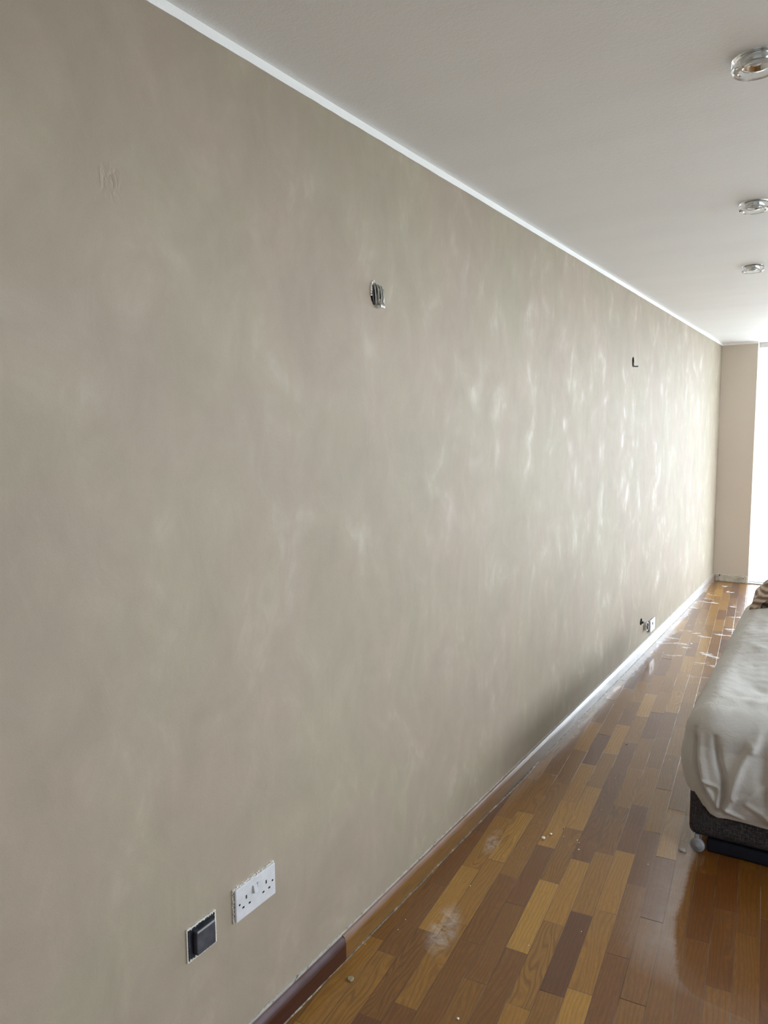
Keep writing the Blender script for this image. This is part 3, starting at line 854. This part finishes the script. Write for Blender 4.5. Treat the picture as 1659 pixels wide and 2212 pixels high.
s1 = twin_socket(1.302, 0.419, 0.0115, 'white double wall socket with two switches beside the black switch')
# dried paint smeared around the plate
bm = bmesh.new(); rr = random.Random(3)
for i in range(60):
    y = -0.074+0.148*i/60; w = 0.0026
    z = 0.0445+rr.uniform(-0.0006, 0.0016)
    add_box(bm, -0.002, 0.006+rr.uniform(-0.002, 0.002), y, y+w, 0.040, z)
for i in range(34):
    z = -0.044+0.088*i/34
    add_box(bm, -0.002, 0.004+rr.uniform(-0.002, 0.002), -0.0752-rr.uniform(0, 0.0012), -0.070, z, z+0.0028)
    add_box(bm, -0.002, 0.006+rr.uniform(-0.002, 0.001), 0.070, 0.0745+rr.uniform(0, 0.0010), z, z+0.0028)
from_bm('dried_paint', bm, M_FLAKE, s1)

def black_switch():
    t = empty('light_switch', (0, 1.124, 0.4065))
    box('frame_plate', -0.004, 0.0035, -0.043, 0.043, -0.039, 0.039, M_BLACK, t, 0.0015)
    bm = bmesh.new(); rr = random.Random(8)
    def bits(n, f):
        for i in range(n):
            f(i/n, rr)
    for i in range(70):
        q = -0.044+0.088*i/70; w = 0.088/70
        add_box(bm, -0.002, 0.0042+rr.uniform(0, 0.0012), q, q+w, 0.038-rr.choice((0, 0, 0.0035))*rr.random(), 0.0415+rr.uniform(-0.0008, 0.0012))
        add_box(bm, -0.002, 0.0042+rr.uniform(0, 0.0012), q, q+w, -0.0405-rr.uniform(-0.0008, 0.001), -0.0385+rr.choice((0, 0, 0.005))*rr.random())
    for i in range(60):
        q = -0.040+0.080*i/60; w = 0.080/60
        add_box(bm, -0.002, 0.0042+rr.uniform(0, 0.0012), 0.0415-rr.choice((0, 0, 0, 0.003))*rr.random(), 0.0445+rr.uniform(-0.0006, 0.0008), q, q+w)
        add_box(bm, -0.002, 0.0038+rr.uniform(0, 0.0008), -0.0448-rr.uniform(0, 0.0008), -0.0432, q, q+w)
    from_bm('dried_paint', bm, M_FLAKE, t)
    bm = bmesh.new()
    for i in range(14):
        z = -0.033+0.066*i/14
        add_box(bm, 0.0035, 0.0048, -0.040, -0.037, z, z+0.0022)
    for i in range(16):
        y = -0.034+0.068*i/16
        add_box(bm, 0.0035, 0.0048, y, y+0.0020, 0.033, 0.036)
    from_bm('clip_teeth', bm, M_GREYSW, t)
    bm = bmesh.new(); add_box(bm, 0.003, 0.017, -0.0265, 0.0315, -0.029, 0.0285, 0.0022, 3)
    from_bm('rocker', bm, M_GREYSW, t)
    bm = bmesh.new(); add_box(bm, 0.0145, 0.0176, -0.0245, 0.0295, 0.0245, 0.0292, 0.001)  # paler strip along the top of the rocker
    tag(from_bm('rocker_edge', bm, M_GREYPL, t), 'pale upper edge')
    return tag(t, 'square black wall switch with raised grey rocker and ragged white paint edge', 'switch')
black_switch()

# far socket beside the open junction box
s2 = twin_socket(5.535, 0.156, 0.020, 'small white double socket low on the wall beside the open back box', True)
s2.scale = (1, 0.95, 1)

# open conduit box between the far hole and the far socket
jb = empty('junction_box', (0, 5.375, 0.182))
bm = bmesh.new(); Mx = Matrix.Rotation(math.pi/2, 4, 'Y')
add_lathe(bm, [(0.031, -0.045), (0.031, 0.020), (0.028, 0.020), (0.028, -0.043), (0, -0.043)], 28, Mx)
from_bm('box_shell', bm, M_STEEL, jb, False)
bm = bmesh.new(); add_tube(bm, [(-0.03, -0.01, 0), (0.0, -0.005, 0.004), (0.018, 0.01, -0.004), (0.012, 0.02, -0.012)], 0.004, 8)
from_bm('wire', bm, M_DARKCABLE, jb, True)
tag(jb, 'round metal back box standing proud of the wall, left of the far socket', 'junction box')

# ------------------------------------------------------------------ cables hanging out of the near wall hole
cb = empty('cable_bundle', (0, 1.884, 1.984))
spec = [(-0.015, 0.004, M_DARKCABLE, 0.0026), (-0.009, 0.010, M_GREYCABLE, 0.0026), (-0.002, 0.016, M_GREYCABLE, 0.0027),
        (0.005, 0.021, M_GREYCABLE, 0.0027), (0.012, 0.023, M_GREYCABLE, 0.0026), (0.018, 0.018, M_DARKCABLE, 0.0024)]
for i, (y, d, m, r) in enumerate(spec):
    bm = bmesh.new()
    add_tube(bm, [(-0.035, y*0.6, 0.010), (0.0, y*0.9, 0.024-abs(y)*0.5), (d*0.8, y, 0.017), (d, y+0.002, -0.004), (d*0.9, y+0.005, -0.022), (d*0.5, y*0.7+0.009, -0.034)], r, 10)
    from_bm('cable', bm, m, cb, True)
for i in range(3):
    bm = bmesh.new(); y = 0.006+i*0.0085
    add_tube(bm, [(0.014, y, -0.026), (0.019, y+0.001, -0.034), (0.019, y+0.001, -0.043)], 0.0036, 10)
    tag(from_bm('terminal', bm, M_STEEL, cb, True), 'shiny metal terminal end')
bm = bmesh.new(); add_box(bm, 0.006, 0.016, 0.020, 0.032, -0.016, 0.014, 0.002)
c = from_bm('connector', bm, M_BLACK, cb)
bm = bmesh.new(); add_box(bm, 0.009, 0.017, 0.027, 0.034, -0.030, -0.012, 0.002)
from_bm('connector_tip', bm, M_CHROME, c)
bm = bmesh.new(); rr = random.Random(2)
for i in range(16):
    a = rr.uniform(1.7, 3.5); add_box(bm, -0.002, 0.003+rr.uniform(0, 0.003), 0.021*math.cos(a)-0.002, 0.021*math.cos(a)+0.0025, 0.034*math.sin(a)-0.002, 0.034*math.sin(a)+0.003)
from_bm('broken_plaster', bm, M_FLAKE, cb)
tag(cb, 'bunch of grey cables and metal terminals poking from the nearer wall hole', 'cable')

# cable stub in the far upper hole
cs = empty('cable_stub', (0, 4.857, 2.004))
bm = bmesh.new(); add_tube(bm, [(-0.035, 0.0, 0.012), (-0.006, 0.0, 0.0), (0.004, 0.004, -0.022), (0.016, 0.016, -0.026), (0.024, 0.028, -0.024)], 0.0042, 8)
from_bm('cable', bm, M_DARKCABLE, cs, True)
bm = bmesh.new(); add_tube(bm, [(-0.035, 0.006, 0.0), (-0.004, 0.006, -0.01), (0.003, 0.0, -0.030)], 0.004, 8)
from_bm('cable', bm, M_GREYCABLE, cs, True)
tag(cs, 'short dark cable end curling out of the far upper wall hole', 'cable')
# pipe end in the low far hole
cs = empty('conduit_stub', (0, 5.262, 0.236))
bm = bmesh.new(); add_tube(bm, [(-0.04, 0.0, 0.0), (-0.01, 0.004, -0.002), (0.012, 0.016, -0.006)], 0.010, 12)
from_bm('conduit', bm, M_DARKCABLE, cs, True)
tag(cs, 'dark conduit end in the low hole left of the metal back box', 'conduit')

# ------------------------------------------------------------------ ceiling lights
def downlight():
    t = empty('ceiling_light', (0, 0, ROOM_H))
    R = 0.055
    bm = bmesh.new()
    prof = [(0.036, -0.001), (R-0.003, -0.001), (R, -0.004), (R, -0.027), (R-0.004, -0.031), (0.040, -0.031), (0.037, -0.028), (0.036, -0.022), (0.036, -0.001)]
    add_lathe(bm, prof, 72)
    bmesh.ops.remove_doubles(bm, verts=bm.verts, dist=1e-6)
    from_bm('glass_ring', bm, M_GLASS, t)
    bm = bmesh.new()
    add_lathe(bm, [(0.0350, -0.0005), (0.0350, -0.018), (0.033, -0.021), (0.029, -0.018), (0.022, -0.010), (0.012, -0.006), (0, -0.006)], 48)
    c = from_bm('chrome_cup', bm, M_CHROME, t, True)
    bm = bmesh.new(); add_lathe(bm, [(0, -0.007), (0.012, -0.007), (0.014, -0.012), (0.010, -0.016), (0, -0.0165)], 32)
    from_bm('bulb', bm, M_WPLAST, t, True)
    return t
dl = downlight()
lights = [(0.985, 2.050, 'clear glass ring downlight on the ceiling, the nearest and largest of three'),
          (0.845, 3.300, 'clear glass ring downlight on the ceiling, the middle one of three'),
          (0.702, 4.530, 'clear glass ring downlight on the ceiling, the farthest and smallest of three')]
for i, (x, y, lb) in enumerate(lights):
    if i == 0: t = dl
    else:
        t = dl.copy(); COL.objects.link(t)
        for ch in [c for c in dl.children]:
            c = ch.copy(); COL.objects.link(c); c.parent = t
    t.location = (x, y, ROOM_H)
    tag(t, lb, 'ceiling light', 'glass ring downlights in a row on the ceiling')

# ------------------------------------------------------------------ crumbs on the floor
def lump(name, x, y, r, mat, flat=0.5, seed=0, h=None):
    bm = bmesh.new(); bmesh.ops.create_icosphere(bm, subdivisions=2, radius=1)
    for v in bm.verts:
        d = 1+0.38*noise.noise(v.co*1.7+Vector((seed, 0, 0)))
        v.co = Vector((v.co.x*r*d, v.co.y*r*d*0.8, v.co.z*r*flat*d))
    z = min(v.co.z for v in bm.verts)
    o = from_bm(name, bm, mat, None, True); o.location = (x, y, -z+0.0002)
    o.rotation_euler = (0, 0, seed*1.3)
    return o
G = 'plaster crumbs scattered on the parquet'
tiny = 'tiny white plaster fleck lying on the parquet floor'
crumbs = [
 (1174, 1812, 0.0085, 'largest white plaster crumb lying on the parquet in mid floor'),
 (1190, 1803, 0.0060, 'white plaster crumb just right of the largest crumb on the floor'),
 (1184, 1807, 0.0022, "tiny white fleck between the two largest plaster crumbs"), (1218, 1808, 0.0028, "tiny white fleck right of the two largest crumbs, below the black crumb"), (1247, 1816, 0.0030, "upper fleck of the small crumb trio right of the largest crumbs"), (1251, 1821, 0.0024, "middle fleck of the small crumb trio right of the largest crumbs"), (1250, 1836, 0.0036, "lowest fleck of the small crumb trio right of the largest crumbs"),
 (989, 2202, 0.0042, 'white plaster crumb nearest the camera at the bottom of the floor'),
 (1354, 1607, 0.0050, 'small white crumb beside a block joint, left of the bed foot'), (1329, 1683, 0.0032, "tiny white fleck on a brown block midway between skirting and bed"), (1447, 1642, 0.0028, tiny), (1436, 1794, 0.0024, "tiny white fleck beside a pale block left of the bed corner"),
 (860, 2009, 0.0018, tiny), (876, 1987, 0.0016, tiny), (1256, 2013, 0.0018, "tiny white fleck lying on the very dark brown parquet block"), (1142, 2043, 0.0020, "tiny white fleck at the near end of the palest golden block"), (1016, 1914, 0.0026, "pale fleck on the floor between the scuff mark and the largest crumb"),
 (1130, 1832, 0.0014, tiny), (1298, 1750, 0.0020, tiny), (789, 2040, 0.0018, tiny), (1400, 1868, 0.0022, tiny), (1458, 1730, 0.002, tiny)]
CAMO = Vector((1.24, 0, 1.569))
for i, (px, py, r, lb) in enumerate(crumbs):
    d = CR @ Vector((px-829.5, 1106-py, -1600)); q = CAMO+d*(-1.569/d.z)
    o = lump('plaster_crumb', q.x, q.y, r, M_CRUMB, 0.5, i)
    tag(o, lb, 'crumb', G)
d = CR @ Vector((1217-829.5, 1106-1791, -1600)); q = CAMO+d*(-1.569/d.z)
tag(lump('dark_crumb', q.x, q.y, 0.0032, M_BLACK, 0.5, 40), 'tiny black crumb lying beyond the white plaster crumbs', 'crumb')
bm = bmesh.new(); add_lathe(bm, [(0, 0.0), (0.0095, 0.0), (0.0105, 0.0016), (0.0100, 0.0046), (0.008, 0.0056), (0, 0.0058)], 7)
pb = from_bm('stone_chip', bm, M_PEBBLE); pb.location = (0.076, 1.612, 0.0005)
tag(pb, 'olive coloured flat stone chip on the parquet near the dark skirting', 'stone')
# grey dust clump by the castor
tag(lump('dust_clump', 0.752, 2.815, 0.014, simple('dust_fluff', (0.42, 0.40, 0.36), 0.95, ns=0.2, nscale=90, bump=0.8), 0.35, 77),
    'grey dust clump on the floor beside the bed castor', 'dust')

# ------------------------------------------------------------------ plant outside on the balcony
pt = empty('potted_plant', (0.83, 9.55, -0.012))
bm = bmesh.new(); add_lathe(bm, [(0, 0), (0.10, 0), (0.13, 0.22), (0.14, 0.24), (0.125, 0.24), (0.12, 0.21), (0, 0.21)], 32)
from_bm('pot', bm, M_POT, pt, True)
rr = random.Random(21)
for i in range(7):
    a = math.pi+rr.uniform(-1.4, 1.4); L_ = rr.uniform(0.2, 0.34); H_ = rr.uniform(0.7, 1.0)
    P = [Vector((0, 0, 0.2)), Vector((L_*0.3*math.cos(a), L_*0.3*math.sin(a), H_*0.5)), Vector((L_*0.7*math.cos(a), L_*0.7*math.sin(a), H_*0.85)), Vector((L_*math.cos(a), L_*math.sin(a), H_))]
    bm = bmesh.new(); add_tube(bm, P, 0.005, 6)
    st = from_bm('stem', bm, M_STEM, pt, True)
    bm = bmesh.new()
    for k in range(5):
        c = P[3]+Vector((rr.uniform(-.05, .05), rr.uniform(-.05, .05), rr.uniform(-.12, .04)))
        d1 = Vector((rr.uniform(-1, 1), rr.uniform(-1, 1), rr.uniform(-1, 0.3))).normalized()*0.04
        d2 = d1.cross(Vector((0, 0, 1))).normalized()*0.012
        top = Vector((0, 0, 0.003))
        q = [bm.verts.new(c-d1), bm.verts.new(c+d2), bm.verts.new(c+d1), bm.verts.new(c-d2), bm.verts.new(c+top), bm.verts.new(c-top)]
        for a_, b_ in ((0, 1), (1, 2), (2, 3), (3, 0)):
            bm.faces.new((q[a_], q[b_], q[4])); bm.faces.new((q[b_], q[a_], q[5]))
    from_bm('leaves', bm, M_LEAF, st)
tag(pt, 'spindly plant washed out by daylight on the balcony beyond the opening', 'plant')
